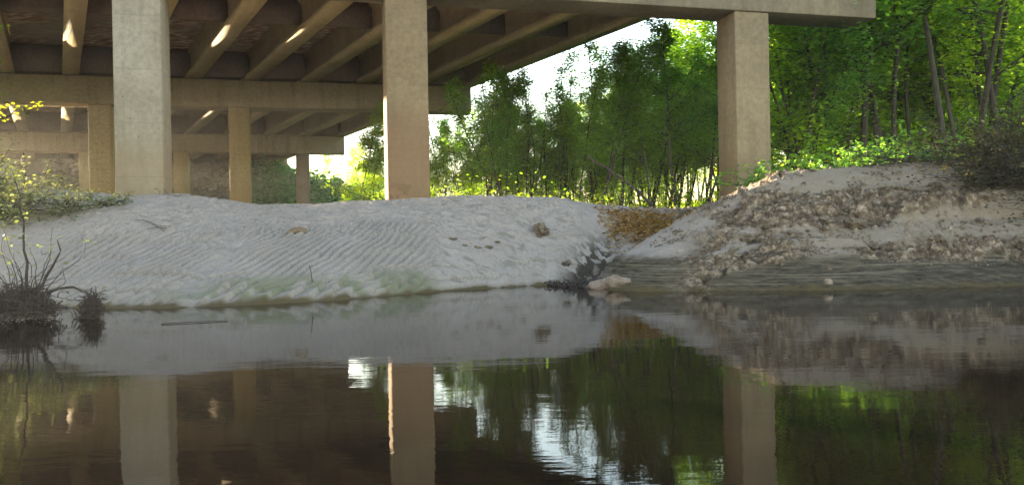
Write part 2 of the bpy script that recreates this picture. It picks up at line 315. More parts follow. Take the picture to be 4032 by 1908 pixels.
def groundmat():
    m, n, p = mat('ground_sand'); A = N(n, 'ShaderNodeVertexColor', layer_name='masks'); B = N(n, 'ShaderNodeVertexColor', layer_name='masks_b')
    sa = n.nodes.new('ShaderNodeSeparateColor'); n.links.new(A.outputs[0], sa.inputs[0]); sb = n.nodes.new('ShaderNodeSeparateColor'); n.links.new(B.outputs[0], sb.inputs[0])
    Cc = N(n, 'ShaderNodeVertexColor', layer_name='masks_c'); sc = n.nodes.new('ShaderNodeSeparateColor'); n.links.new(Cc.outputs[0], sc.inputs[0])
    q = pos(n); f = nz(n, q, 30, 6, .7); b = nz(n, q, 1.2, 5, .6)
    col = mix(n, b, (.315, .272, .252), (.225, .192, .172))
    sr = n.nodes.new('ShaderNodeSeparateXYZ'); n.links.new(q, sr.inputs[0]); mr = N(n, 'ShaderNodeMapRange'); n.links.new(sr.outputs[0], mr.inputs[0]); mr.inputs[1].default_value = 2.6; mr.inputs[2].default_value = 5.5
    mm = N(n, 'ShaderNodeMath', operation='MULTIPLY'); n.links.new(mr.outputs[0], mm.inputs[0]); mm.inputs[1].default_value = .85
    col = mix(n, mm.outputs[0], col, (.215, .175, .14))
    col = mix(n, .6, col, ramp(n, f, [(.3, (.66, .64, .62)), (.7, (1.16, 1.16, 1.16))]), 'MULTIPLY')
    specks = ramp(n, nz(n, q, 13, 3, .6), [(.66, (0, 0, 0)), (.72, (.65,)*3)])
    col = mix(n, specks, col, (.16, .12, .08))
    dirt = ramp(n, nz(n, pos(n, (1, 1, 4)), 3.2, 7, .72), [(.36, (0, 0, 0)), (.58, (.9,)*3)])
    col = mix(n, mix(n, 1., dirt, mr.outputs[0], 'MULTIPLY'), col, mix(n, f, (.11, .08, .05), (.26, .21, .16)))
    col = mix(n, sa.outputs[0], col, mix(n, b, (.19, .185, .125), (.12, .12, .08)))
    alg = mix(n, ramp(n, nz(n, pos(n, (.9, .9, 7)), 3.2, 7, .75), [(.35, (0, 0, 0)), (.68, (1, 1, 1))]), (.014, .012, .008), (.125, .10, .07))
    ln = ramp(n, nz(n, pos(n, (.12, .12, 22)), 2.4, 2, .5), [(.60, (0, 0, 0)), (.66, (.75,)*3)])
    alg = mix(n, ln, alg, (.17, .145, .10))
    col = mix(n, sa.outputs[1], col, alg)
    col = mix(n, sa.outputs[2], col, mix(n, ramp(n, nz(n, pos(n, (1, 2, 1)), 9, 5, .7), [(.4, (0, 0, 0)), (.6, (1, 1, 1))]), (.085, .05, .028), (.33, .25, .17)))
    cl = ramp(n, nz(n, q, 8, 6, .7), [(.32, (.032, .023, .016)), (.5, (.095, .072, .050)), (.68, (.28, .235, .19))])
    cl = mix(n, .8, cl, ramp(n, sc.outputs[1], [(.25, (.5, .45, .42)), (.75, (1.45, 1.35, 1.25))]), 'MULTIPLY')
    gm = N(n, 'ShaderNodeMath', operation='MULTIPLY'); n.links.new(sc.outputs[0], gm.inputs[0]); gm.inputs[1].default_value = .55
    col = mix(n, gm.outputs[0], col, (.10, .085, .065))  # rib creases darkened as painted shade; also tints strand lines and drift specks
    col = mix(n, sb.outputs[0], col, cl)
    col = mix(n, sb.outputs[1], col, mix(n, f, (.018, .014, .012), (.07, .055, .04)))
    col = mix(n, sb.outputs[2], col, (.07, .052, .025))
    col = mix(n, sc.outputs[2], col, mix(n, b, (.10, .09, .04), (.07, .10, .03)))
    n.links.new(col, p.inputs['Base Color']); p.inputs['Roughness'].default_value = .95; p.inputs['Specular IOR Level'].default_value = .2
    bump(n, p, f, .9, .03); return m
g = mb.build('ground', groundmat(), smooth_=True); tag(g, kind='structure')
def vcol(name, a, b, c):
    ca = g.data.color_attributes.new(name, 'FLOAT_COLOR', 'POINT')
    ca.data.foreach_set('color', np.stack([np.clip(a, 0, 1).ravel(), np.clip(b, 0, 1).ravel(), np.clip(c, 0, 1).ravel(), np.ones(a.size)], 1).ravel().astype(np.float32))
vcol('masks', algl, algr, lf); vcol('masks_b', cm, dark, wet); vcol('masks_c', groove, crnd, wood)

# ------------------------------------------------------------------ water
m, n, p = mat('river_water'); p.inputs['Base Color'].default_value = (.006, .0042, .003, 1); p.inputs['Roughness'].default_value = .5; p.inputs['Specular IOR Level'].default_value = 0
w1 = nz(n, pos(n, (1.0, 2.4, 1), (0, 0, .12)), 1.3, 3, .5); w2 = nz(n, pos(n, (1, 2.6, 1), (0, 0, -.1)), 6.5, 3, .55)
ws = N(n, 'ShaderNodeMath', operation='MULTIPLY_ADD'); n.links.new(w2, ws.inputs[0]); ws.inputs[1].default_value = .22; n.links.new(w1, ws.inputs[2])
bn = N(n, 'ShaderNodeBump'); bn.inputs['Strength'].default_value = .055; bn.inputs['Distance'].default_value = .035; n.links.new(ws.outputs[0], bn.inputs['Height'])
gl = N(n, 'ShaderNodeBsdfGlossy'); gl.inputs['Roughness'].default_value = .012; gl.inputs['Color'].default_value = (1, 1, 1, 1); n.links.new(bn.outputs[0], gl.inputs['Normal'])
fr = N(n, 'ShaderNodeFresnel'); fr.inputs['IOR'].default_value = 1.37
mx = N(n, 'ShaderNodeMixShader'); n.links.new(fr.outputs[0], mx.inputs[0]); n.links.new(p.outputs[0], mx.inputs[1]); n.links.new(gl.outputs[0], mx.inputs[2]); n.links.new(mx.outputs[0], n.nodes['Material Output'].inputs[0])
mb = MB(); mb.add([(-500, -300, 0), (500, -300, 0), (500, 60, 0), (-500, 60, 0)], [(0, 1, 2, 3)])
tag(mb.build('water', m), kind='structure')

# ------------------------------------------------------------------ bridge
E = np.array([math.cos(TH), math.sin(TH), 0]); Nn = np.array([-math.sin(TH), math.cos(TH), 0]); Z = np.array([0, 0, 1.])
Gd = np.array([-math.sin(GA), math.cos(GA), 0]); Gs = np.array([math.cos(GA), math.sin(GA), 0])
def P(t, n_, z=0): return E*t+Nn*n_+Z*z
SK = math.tan(GA-TH)
bridge = empty('bridge', tuple(P(0, 18.83, 0)))
tag(bridge, 'tan concrete girder bridge on square columns crossing above the sandy bank', 'bridge')
def bchild(mb, name, m, bev=0, parent=None):
    mb.v = [v-P(0, 18.83, 0) for v in mb.v]
    return mb.build(name, m, parent or bridge, bev=bev)
HC0 = 6.13+CAMZ; TK = 1.17; HT = HC0+TK
PIER = [(18.83, [(-4.59, 1.02, 'col_grey'), (1.49, 1.03, 'col_brown'), (10.92, 1.04, 'col_tan3')], -12.5, 15.36, 1.03),
        (35.9, [(-9.77, .86, 'col_tan'), (-4.11, .86, 'col_tan'), (3.5, .86, 'col_tan')], -16.5, 6.82, .86),
        (53.77, [(-15.2, .88, 'col_tan'), (-9.6, .88, 'col_tan'), (-1.9, .88, 'col_grey')], -22, 1.34, .86)]
M['col_tan3'] = concrete('column_tan_grey_concrete', (.225, .17, .105), (.155, .115, .072), (.155, .105, .062), 2.9, .6, .7)
for k, (n0, cols, t0, t1, cd) in enumerate(PIER):
    dep = 1.13; mb = MB()
    mb.box(P((t0+t1)/2, n0+dep/2, HC0+TK/2), ((t1-t0)/2, dep/2, TK/2), (E, Nn, Z))
    cp = bchild(mb, 'pier_cap', M['cap'] if k else M['cap1'] if 'cap1' in M else M['cap'], .03)
    for (tc, cw, cm_) in cols:
        mb = MB(); mb.box(P(tc+cw/2, n0+dep/2, HC0/2-.3), (cw/2, cd/2, HC0/2+.3-.002), (E, Nn, Z)); bchild(mb, 'column', M[cm_], .035)
# girders: left edge at pier 2 is -10.84+2.44k
def gsec(w_b=.62, w_w=.18, w_t=.45, h=1.28):
    b, w_, t = w_b/2, w_w/2, w_t/2
    return [(-b, 0), (b, 0), (b, .17), (w_, .36), (w_, h-.32), (t, h-.16), (t, h), (-t, h), (-t, h-.16), (-w_, h-.32), (-w_, .36), (-b, .17)]
GH = 1.28; GZ = HT+.05
spans = [(18.83, 35.9), (35.9, 53.77), (53.77, 71.2)]
def tg(k, n_): return -10.84+2.44*k+.31+(35.9+.57-n_)*SK   # cap-axis coordinate of girder centre at depth n_
KS = range(-2, 8)
for si, (na, nb) in enumerate(spans):
    a0, b0 = na+.565+.04, nb+.565-.04
    for k in KS:
        sec = gsec(); pa = P(tg(k, a0), a0, GZ); pb = P(tg(k, b0), b0, GZ)
        v = [p_+Gs*x+Z*y for p_ in (pa, pb) for x, y in sec]; L = len(sec)
        mb = MB(); mb.add(v, [(i, (i+1) % L, L+(i+1) % L, L+i) for i in range(L)])
        mb.v[0] = np.array(v); mb.f.append(np.array([list(range(L))[::-1]])); mb.f.append(np.array([[L+i for i in range(L)]]))
        go = bchild(mb, 'girder', M['girder'])
        for pp, dn in ((a0, .25), (b0, -.25)):
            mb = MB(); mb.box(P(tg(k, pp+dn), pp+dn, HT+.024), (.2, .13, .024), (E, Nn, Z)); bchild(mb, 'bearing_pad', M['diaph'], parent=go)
            D.objects[go.name].children
        # diaphragms and deck form panel to the next girder
        if k+1 in KS:
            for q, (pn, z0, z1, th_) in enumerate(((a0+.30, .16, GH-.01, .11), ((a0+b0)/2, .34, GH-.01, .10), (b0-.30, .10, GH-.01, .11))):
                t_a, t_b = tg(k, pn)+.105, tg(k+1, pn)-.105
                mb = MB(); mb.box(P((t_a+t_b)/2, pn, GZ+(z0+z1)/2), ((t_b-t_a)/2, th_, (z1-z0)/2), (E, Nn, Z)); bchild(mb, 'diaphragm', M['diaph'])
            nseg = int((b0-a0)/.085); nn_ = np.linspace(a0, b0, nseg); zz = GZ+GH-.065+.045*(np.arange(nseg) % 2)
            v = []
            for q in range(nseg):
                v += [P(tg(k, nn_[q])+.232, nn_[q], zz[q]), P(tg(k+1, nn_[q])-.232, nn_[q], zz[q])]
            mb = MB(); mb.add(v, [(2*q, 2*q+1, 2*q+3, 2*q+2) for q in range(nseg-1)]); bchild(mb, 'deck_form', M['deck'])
# slab with overhang and parapets
mb = MB(); n0, n1 = 18.6, 73
v = [P(tg(-2, n_)-1.3, n_, z) for n_ in (n0, n1) for z in (GZ+GH+.003, GZ+GH+.25)]+[P(tg(7, n_)+1.15, n_, z) for n_ in (n0, n1) for z in (GZ+GH+.003, GZ+GH+.25)]
mb.add(v, [(0, 2, 6, 4), (1, 5, 7, 3), (4, 6, 7, 5), (0, 1, 3, 2), (0, 4, 5, 1), (2, 3, 7, 6)]); bchild(mb, 'deck_slab', M['cap'])
for k, off in ((7, .95), (-2, -1.1)):
    mb = MB(); a, b = P(tg(k, n0)+off, n0, GZ+GH+.65), P(tg(k, n1)+off, n1, GZ+GH+.65)
    mb.box((a+b)/2, (.13, np.linalg.norm(b-a)/2, .395), (Gs, Gd, Z)); bchild(mb, 'parapet', M['cap'])
# abutment cap at the far end
mb = MB(); mb.box(P(-14, 71.7, HT-.55), (10.8, .5, .60), (E, Nn, Z)); bchild(mb, 'abutment', M['cap'])
mb = MB(); mb.box(P(-14, 72.5, HT+.6), (10.6, .25, .95), (E, Nn, Z)); bchild(mb, 'backwall', M['diaph'])
mb = MB(); mb.box(P(-4.9, 70.7, HT+.1), (1.7, .2, .38), (E, Nn, Z)); bchild(mb, 'wing_wall', M['cap'])

# ------------------------------------------------------------------ lumps
def lump_mesh(name, m, seed, rough=.35, flat=.6, sub=3):
    import bmesh
    bm = bmesh.new(); bmesh.ops.create_icosphere(bm, subdivisions=sub, radius=1); rs = np.random.RandomState(seed)
    planes = rs.randn(9, 3); planes /= np.linalg.norm(planes, axis=1)[:, None]; dd = .62+.3*rs.rand(9)
    for v in bm.verts:
        c = np.array(v.co); 
        for pl, d_ in zip(planes, dd):
            k = c@pl
            if k > d_: c = c-pl*(k-d_)*.85
        q_ = Vector(c)*1.9+Vector((seed*3.7, 0, 0)); c = c*(1+rough*.9*NZ.fractal(q_, .8, 2.1, 4)); v.co = (c[0], c[1], c[2]*flat)
    me = D.meshes.new(name); bm.to_mesh(me); bm.free(); me.materials.append(m); return me
def put(me, name, x, y, s, label, cat, group=None, rz=None, dz=0., sc=None):
    o = D.objects.new(name, me); C.objects.link(o); sc = sc or (1, 1, 1); o.scale = [s*q for q in sc]
    o.location = (x, y, gh(x, y)+dz); o.rotation_euler = (RS.rand()*.5-.25, RS.rand()*.5-.25, RS.rand()*6.28 if rz is None else rz)
    return tag(o, label, cat, group)

# riprap on the abutment slope
rocks = [lump_mesh('riprap_rock', M['rock'], 50+i, .25, .75, 2) for i in range(6)]
cnt = 0
for r in range(15):
    for c in range(20):
        n_ = 57.6+r*.93+RS.rand()*.5; t = -21.5+c*.98+RS.rand()*.6
        q = P(t, n_); x, y = q[0], q[1]; 
        if t > -.08*(n_-57)-5.3: continue
        put(rocks[RS.randint(6)], 'riprap_rock', x, y, .42+.28*RS.rand(), 'grey angular riprap rock on the shaded slope under the far end of the bridge', 'rock', 'riprap rocks on the abutment slope'); cnt += 1
# clods on the right bank
clods = [lump_mesh('earth_clod', M['clod'], 80+i, .5, .6, 3) for i in range(7)]
k = 0
while k < 150:
    x = 3.2+RS.rand()*6.6; y = 12.3+RS.rand()*2.9; h = base(np.array([x]), np.array([y])); dd_ = detail(np.array([x]), np.array([y]), h)
    if dd_[4][0] < .35 and RS.rand() > .10: continue
    if h[0] < .5: continue
    s = .03+.085*RS.rand()**2.2
    put(clods[RS.randint(7)], 'earth_clod', x, y, s, 'crumbly brown earth clod lying loose among many on the right sand mound', 'clod', 'brown clods strewn over the right mound'); k += 1
for (x, y, s, lb) in [(4.12, 13.5, .15, 'pale rounded clod with flat top below the brown ledge, left side of the right mound'),
                      (3.90, 13.62, .15, 'dark brown elongated clod leaning down slope left of the pale rounded clod'),
                      (3.81, 13.2, .08, 'small lone orange brown clod on the smooth sand above the dark waterline band'),
                      (5.47, 13.43, .11, 'round dark clod alone in the middle of the white sand slope'),
                      (6.02, 13.43, .2, 'flat broken slab of brown earth on the white sand slope'),
                      (4.9, 13.3, .2, 'wide dark slab of earth half buried at the foot of the brown clods')]:
    put(clods[RS.randint(7)], 'earth_clod', x, y, s, lb, 'clod', sc=(1.3, .8, .8))
put(lump_mesh('stone', M['lump'], 301, .3, .8), 'stone', 4.87, 11.87, .075, 'light grey rounded stone sitting at the waterline of the right bank', 'stone', dz=.03)
# pinkish clay lumps at gully mouth
def lumpobj(name, m, x, y, s, sc, lb, cat, dz=0, seed=1, rough=.3, rz=0):
    o = put(lump_mesh(name, m, seed, rough, 1.0, 4), name, x, y, s, lb, cat, sc=sc, rz=rz, dz=dz); return o
lumpobj('clay_lump', M['lump'], 1.55, 13.1, .25, (1.1, .9, .62), 'pinkish clay sand lump nearer the gully mouth with dark roots on its left', 'clay lump', .02, 401, .2)
lumpobj('clay_lump', M['lump'], 1.80, 12.75, .25, (1.05, .8, .60), 'pinkish cracked clay sand lump at the water edge, right of the gully mouth', 'clay lump', .0, 403, .2)
lumpobj('wood_block', M['brick'], -3.81, 13.68, .19, (1.1, .5, .42), 'smooth brown block half buried alone in the pale left sandbank', 'block', .03, 405, .06, .1)
lumpobj('earth_clod', M['clod'], .59, 15.6, .17, (1, .8, .8), 'dark brown clod alone on sand above the gully', 'clod', .03, 407, .6)
for i, (x, y, s) in enumerate([(-1.14, 14.6, .06), (-.89, 14.5, .035), (-.66, 14.55, .055), (-.45, 14.65, .06), (-.3, 14.9, .045)]):
    lumpobj('earth_clod', M['clod'], x, y, s, (1.5, .8, .55), ['rusty brown clod at the left end of the short debris line', 'small flat clod second from the left in the short debris line', 'flat reddish clod in the middle of the short debris line', 'rough reddish clod beside the right end of the short debris line', 'small grey brown clod at the right end of the short debris line'][i], 'clod', .01, 410+i, .5)

# gully tangle: dark roots and drift
def tangle(mb, c, r, n, L, rad, up=.3):
    for _ in range(n):
        p0 = np.array(c)+np.array(r)*RS.randn(3)*.45; d_ = RS.randn(3); d_[2] = d_[2]*.5+up; d_ /= np.linalg.norm(d_); pts = [p0]
        l_ = L*(.4+RS.rand()); 
        for s_ in range(4): d_ = d_+RS.randn(3)*.35; d_ /= np.linalg.norm(d_); pts.append(pts[-1]+d_*l_/4)
        mb.tube(pts, np.linspace(1, .4, 5)*rad*(.4+RS.rand()), 5)
mb = MB()
for (x, y) in [(.95, 13.9), (1.2, 13.75), (1.35, 14.0), (.75, 14.1), (1.05, 14.2), (1.05, 13.6), (1.3, 13.5)]: tangle(mb, (x, y, max(gh(x, y), 0)+.03), (.22, .18, .05), 26, .13, .014, -.1)
tag(mb.build('driftwood_tangle', M['root']), 'dark wet roots and drift jammed in the gully mouth between the two sandbanks', 'driftwood')
k = 0
for _ in range(80):
    x = 1.12+RS.randn()*.27; y = 13.95+RS.randn()*.36
    put(clods[RS.randint(7)], 'wet_clod', x, y, .05+.09*RS.rand(), 'dark wet clod wedged among the roots in the gully mouth', 'clod', 'wet clods in the gully')
wetm = clodmat('wet_mud', (.010, .008, .007), (.035, .027, .022), (.12, .10, .08))
for o in [o for o in D.objects if o.name.startswith('wet_clod')]: o.material_slots[0].link = 'OBJECT'; o.material_slots[0].material = wetm

# sticks
def stick(name, pts, r, m, lb, cat='stick', n=7):
    mb = MB(); pts = np.array(pts, float); f = np.linspace(0, 1, 9); src = np.linspace(0, 1, len(pts))
    pp = np.stack([np.interp(f, src, pts[:, i]) for i in range(3)], 1)+RS.randn(9, 3)*r*.35
    mb.tube(pp, np.linspace(1, .6, 9)*r, n, .3); return tag(mb.build(name, m, smooth_=True), lb, cat)
def on(x, y, dz=0): return (x, y, gh(x, y)+dz)
stick('stick', [on(-3.08, 11.84, -.05), (-3.13, 11.86, gh(-3.08, 11.84)+.26)], .008, M['bark'], 'thin dark stick standing upright in the lower left sandbank')
mb = MB()
for a, b, r in (((-6.85, 14.25), (-6.25, 13.8), .008), ((-6.6, 14.0), (-6.2, 13.95), .005), ((-6.55, 13.75), (-6.25, 13.9), .009), ((-7.0, 14.3), (-6.6, 14.2), .004)):
    mb.tube([on(*a, .06), on((a[0]+b[0])/2, (a[1]+b[1])/2, .05), on(*b, .01)], [r*.5, r, r*.8], 5)
tag(mb.build('twig', M['bark']), 'forked dry twig lying on the upper left sandbank', 'twig')
mb = MB(); mb.tube([on(6.85, 14.35, .06), on(7.2, 14.35, .07), on(7.6, 14.3, .05), on(7.85, 14.3, .04)], [.055, .06, .05, .035], 9, .2); mb.tube([on(6.9, 14.35, .07), on(6.7, 14.3, .05), on(6.5, 14.2, .01)], [.05, .04, .02], 8, .2)
tag(mb.build('log', M['wood'], smooth_=True), 'grey forked log lying across the top of the right sand mound', 'log')
stick('branch', [on(3.7, 12.67, .04), on(4.2, 12.65, .08), on(4.7, 12.55, .05), on(5.1, 12.38, .03)], .007, M['root'], 'long thin dark branch lying across the lower slope of the right mound', 'branch')
stick('stick', [(-3.85, 8.4, .008), (-3.5, 8.55, .01), (-3.2, 8.62, .006)], .006, M['root'], 'thin dark stick floating on water before the left sandbank')
stick('fallen_trunk', [(4.2, 22.0, 1.6), (3.7, 22.1, 2.15), (3.1, 22.3, 2.7), (2.2, 22.6, 3.3)], .055, M['bark'], 'leaning dead trunk behind the sandbank crest left of the third column', 'fallen trunk')

# leaf litter (uncountable)
pts = []
while len(pts) < 4200:
    x = 1.9+RS.rand()*4; y = 15.2+RS.rand()*3.6; l_ = math.exp(-(((x-3.2-.55*(y-17.0))/1.15)**2+((y-17.1)/.95)**2)**1.5)
    if RS.rand() < l_: pts.append((x, y))
pts = np.array(pts); zz = ground_h(pts[:, 0], pts[:, 1])+.012+RS.rand(len(pts))*.03
mb = MB(); mb.leaves(np.column_stack([pts, zz]), .085, .045, .45)
tag(mb.build('leaf_litter', M['dead']), 'brown dead leaves covering the saddle between the two sandbanks', 'leaf litter', kind='stuff')

# fine drift and crumbs (uncountable)
def scatter(n_, x0, x1, y0, y1, hmin, hmax, f):
    out = []
    while len(out) < n_:
        x = x0+RS.rand(4000)*(x1-x0); y = y0+RS.rand(4000)*(y1-y0); h = base(x, y); ok = (h > hmin) & (h < hmax) & (RS.rand(4000) < f(x, y, h)); out += list(np.column_stack([x, y])[ok])
    out = np.array(out[:n_]); return np.column_stack([out, ground_h(out[:, 0], out[:, 1])])
q = scatter(1500, -8.5, 2.2, 10.6, 17, .05, 1.75, lambda x, y, h: .08+.5*(np.abs(((h*4.3+.3*noise(x/1.5, y*0, 4)) % 1)-.5) < .06)+.5*(fbm(x/.8, y/.4, 151) > .64))
mb = MB(); mb.leaves(q+[0, 0, .006], .045, .016, .35); tag(mb.build('drift_litter', M['clod']), 'small dark drift flecks left on the pale sandbank', 'drift litter', kind='stuff')
q = scatter(2600, 2.6, 10.5, 11.9, 15.6, .30, 2.2, lambda x, y, h: .06+.9*(fbm(x/.5, y/.3, 152) > .54)); oc = np.array([(1, 0, 0), (-1, 0, 0), (0, 1, 0), (0, -1, 0), (0, 0, 1), (0, 0, -1)], float)
sz = .010+.030*RS.rand(len(q), 1, 1)**2; v = q[:, None, :]+oc[None]*sz*(.6+.8*RS.rand(len(q), 6, 1))+[0, 0, .006]; fc = np.array([(0, 2, 4), (2, 1, 4), (1, 3, 4), (3, 0, 4), (2, 0, 5), (1, 2, 5), (3, 1, 5), (0, 3, 5)])
mb = MB(); mb.add(v.reshape(-1, 3), (fc[None]+(np.arange(len(q))*6)[:, None, None]).reshape(-1, 3)); tag(mb.build('soil_crumbs', clodmat('soil_crumb', (.05, .036, .025), (.14, .105, .075), (.27, .215, .165))), 'small soil crumbs covering the right sand mound', 'soil crumbs', kind='stuff')

# ------------------------------------------------------------------ trees
def make_tree(seed, H, nst=1, lean=.12, crown0=.28, spread=.34, leafn=7000, L=.155, W=.09, m='leaf', flat=.10, br=18):
    """returns trunk mesh, crown mesh"""
    rs = np.random.RandomState(seed); T = MB(); tips = []
    def grow(p, d, l_, r, n, wob, sides):
        pts = [p]; 
        for s_ in range(n): d = d+rs.randn(3)*wob; d /= np.linalg.norm(d); pts.append(pts[-1]+d*l_/n)
        pts = np.array(pts); rr = r*(1-.75*np.linspace(0, 1, n+1)); T.tube(pts, rr, sides); return pts, rr, d
    for st in range(nst):
        an = rs.rand()*6.28; d0 = np.array([math.cos(an)*lean*(1 if nst == 1 else 1.6), math.sin(an)*lean*(1 if nst == 1 else 1.6), 1.]); d0 /= np.linalg.norm(d0)
        hs = H*(1 if st == 0 else .65+.3*rs.rand()); p0 = np.array([rs.randn()*.12*(nst > 1), rs.randn()*.12*(nst > 1), -.3])
        pts, rr, _ = grow(p0, d0, hs, H*.0095*(1 if nst == 1 else .75)*(.8+.4*rs.rand()), 14, .045, 7)
        nb = int(br*(1 if st == 0 else .6))
        for b in range(nb):
            f = crown0+(1-crown0)*(b+rs.rand())/nb; fi = f*14; i0 = min(int(fi), 13); p1 = pts[i0]+(pts[i0+1]-pts[i0])*(fi-i0)
            an = rs.rand()*6.28; up = .25+.55*f+rs.randn()*.12; d1 = np.array([math.cos(an), math.sin(an), up]); d1 /= np.linalg.norm(d1)
            l1 = H*spread*(1.12-f)**.6*(.55+.6*rs.rand()); bp, b_r, _ = grow(p1, d1, l1, max(rr[i0]*.5, .008), 6, .10, 5)
            for c in range(6):
                j = 1+c*5//6; d2 = np.array([rs.randn(), rs.randn(), rs.randn()*.35+.15]); d2 /= np.linalg.norm(d2)
                tp, _, _ = grow(bp[j], d2*.7+(bp[j]-bp[j-1])/np.linalg.norm(bp[j]-bp[j-1])*.5, l1*.42*(.6+.6*rs.rand()), max(b_r[j]*.5, .005), 3, .18, 4)
                tips += list(tp[1:])
            tips += list(bp[2:])
        tips += list(pts[11:])
    tips = np.array(tips); idx = rs.randint(len(tips), size=leafn)
    # clumps: jitter cluster centres so foliage forms sprays with gaps
    keep = rs.rand(len(tips)) < .72; good = np.where(keep)[0]; idx = good[rs.randint(len(good), size=leafn)]
    Pn = tips[idx]+rs.randn(leafn, 3)*np.array([.024, .024, flat*.24])*H*.9
    K = MB(); K.leaves(Pn, L, W, .5, .12)
    t_o = T.build('trunk', M['bark']); c_o = K.build('crown', M[m]); me = (t_o.data, c_o.data); D.objects.remove(t_o); D.objects.remove(c_o); return me, H
PR = [make_tree(1, 9, 1, .10, .30, .30, 7000), make_tree(2, 8.5, 3, .14, .36, .30, 7500, m='leaf_dark'), make_tree(3, 10, 2, .16, .42, .30, 7000),
      make_tree(4, 9, 1, .22, .38, .34, 7000, m='leaf_dark'), make_tree(5, 8, 4, .16, .30, .30, 7500, L=.11, m='leaf'), make_tree(6, 13, 1, .06, .45, .24, 9500, L=.14, m='leaf_bright', br=26),
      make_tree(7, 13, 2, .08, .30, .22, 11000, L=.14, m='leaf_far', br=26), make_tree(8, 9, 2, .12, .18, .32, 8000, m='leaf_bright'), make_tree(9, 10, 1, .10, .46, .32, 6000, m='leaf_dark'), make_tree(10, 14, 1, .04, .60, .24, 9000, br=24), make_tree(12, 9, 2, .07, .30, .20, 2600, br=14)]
def tree(pi, x, y, Ht, rz, label, cat='tree', group=None, name='tree', tilt=(0, 0), zoff=0):
    (tm, cm_), H = PR[pi]; r = empty(name, (x, y, gh(x, y)+zoff), rz); s = 1.15*Ht/H; r.scale = (s, s, s); r.rotation_euler = (tilt[0], tilt[1], rz)
    for nme, me in (('trunk', tm), ('crown', cm_)):
        o = D.objects.new(nme, me); C.objects.link(o); o.parent = r
    return tag(r, label, cat, group)
def ux(px): return (px-2016)/3024
# measured skyline: elevation slope allowed above the camera at a given image abscissa
SKY = [(-.34, .08), (-.25, .12), (-.2, .17), (-.17, .17), (-.08, .15), (-.055, .155), (-.045, .215), (.01, .23), (.022, .215), (.035, .18), (.05, .165), (.07, .185), (.085, .20), (.11, .235), (.14, .25), (.185, .255), (.22, .245), (.26, .27), (.30, .34), (.36, .45), (.8, .55)]
FT = [(1, 1985, 24.5, .86, 0.3, 'multi stemmed tree with dark bushy crown just right of the middle column'),
      (4, 1990, 25.0, .82, 1.2, 'dense low many stemmed tree with drooping dark foliage right of the second pier cap end'),
      (0, 1905, 27.0, .88, 3.1, 'slender tree whose top touches the end of the second pier cap'),
      (0, 2045, 26.5, .90, 5.0, 'leafy tree left of the lowest point of the white sky gap'),
      (0, 2280, 24.5, .95, 2.2, 'slender tree in the left part of the gap between the middle and right columns'),
      (2, 2350, 24.5, 1.06, 3.6, 'tall thin tree with airy crown reaching up into the white sky gap'),
      (8, 2448, 26.0, .98, .6, 'slim tree right behind the leaning dead trunk'),
      (0, 2563, 24.0, .96, 5.1, 'straight thin tree above the leaf litter saddle'),
      (3, 2670, 24.3, 1.0, 4.0, 'dark twin stemmed tree leaning left close to the right column'),
      (1, 2780, 25.2, .92, 1.9, 'dark bushy tree touching the left side of the right column'),
      (1, 3110, 25.5, .62, 2.6, 'low dark leafy tree just right of the right column'),
      (4, 3262, 26.5, .78, 3.3, 'spreading sapling cluster behind the crest of the right mound'),
      (3, 3371, 25.5, .98, 5.5, 'forked dark trunked tree leaning left under the end of the first pier cap'),
      (2, 3545, 26.0, 1.0, .9, 'twin trunk tree right of the forked one with wide flat sprays'),
      (5, 3737, 22.5, 1.15, 2.0, 'tall straight dark trunk rising out of frame in the right woods'),
      (8, 3860, 25.0, 1.0, 4.4, 'leafy tree between the tall straight trunk and the sunlit one'),
      (6, 3950, 25.5, 1.1, 3.0, 'slender tree with bright yellow green leaves near the right picture edge'),
      (5, 4080, 19.5, 1.1, 1.0, 'thick dark trunk at the far right picture edge')]
for (pi, px, Zd, f, rz, lb) in FT:
    u = ux(px); el = np.interp(u, [a for a, b in SKY], [b for a, b in SKY]); Ht = min((el*Zd+CAMZ-1.6)*f, 12.5); tree(pi, u*Zd, Zd, max(Ht, 3), rz, lb, group='riverside trees behind the sandbanks')
for k, px in enumerate([3165, 3225, 3310, 3430, 3490, 3610, 3665, 3790, 3900, 4010]):
    Zd = 24.5+(k*37 % 7)*.8; u = ux(px); tree([8, 5][k % 2], u*Zd, Zd, 9.5+(k*13 % 5)*.6, k*2.1, 'slender dark trunked tree standing in the dense woods right of the right column', 'tree', 'slender trees in the right woods')
for k, (px, e_) in enumerate([(2075, .215), (2105, .20), (2150, .185), (2205, .195), (2240, .215), (2262, .23), (2320, .245), (1925, .205)]):
    Zd = 27+(k*31 % 6)*.7; u = ux(px); tree(10, u*Zd, Zd, (e_*Zd+CAMZ-1.6)*.95, k*1.9, 'thin airy sapling with sparse leaves against the white sky gap', 'sapling', 'airy saplings below the sky gap', 'sapling')
# sapling pair left of the middle column
for px, lb in ((1418, 'thin sapling, left one of the pair left of the middle column'), (1458, 'thin sapling, right one of the pair left of the middle column')):
    u = ux(px); tree(7, u*31, 31, 4.6, px*.01, lb, 'sapling', 'saplings', 'sapling')
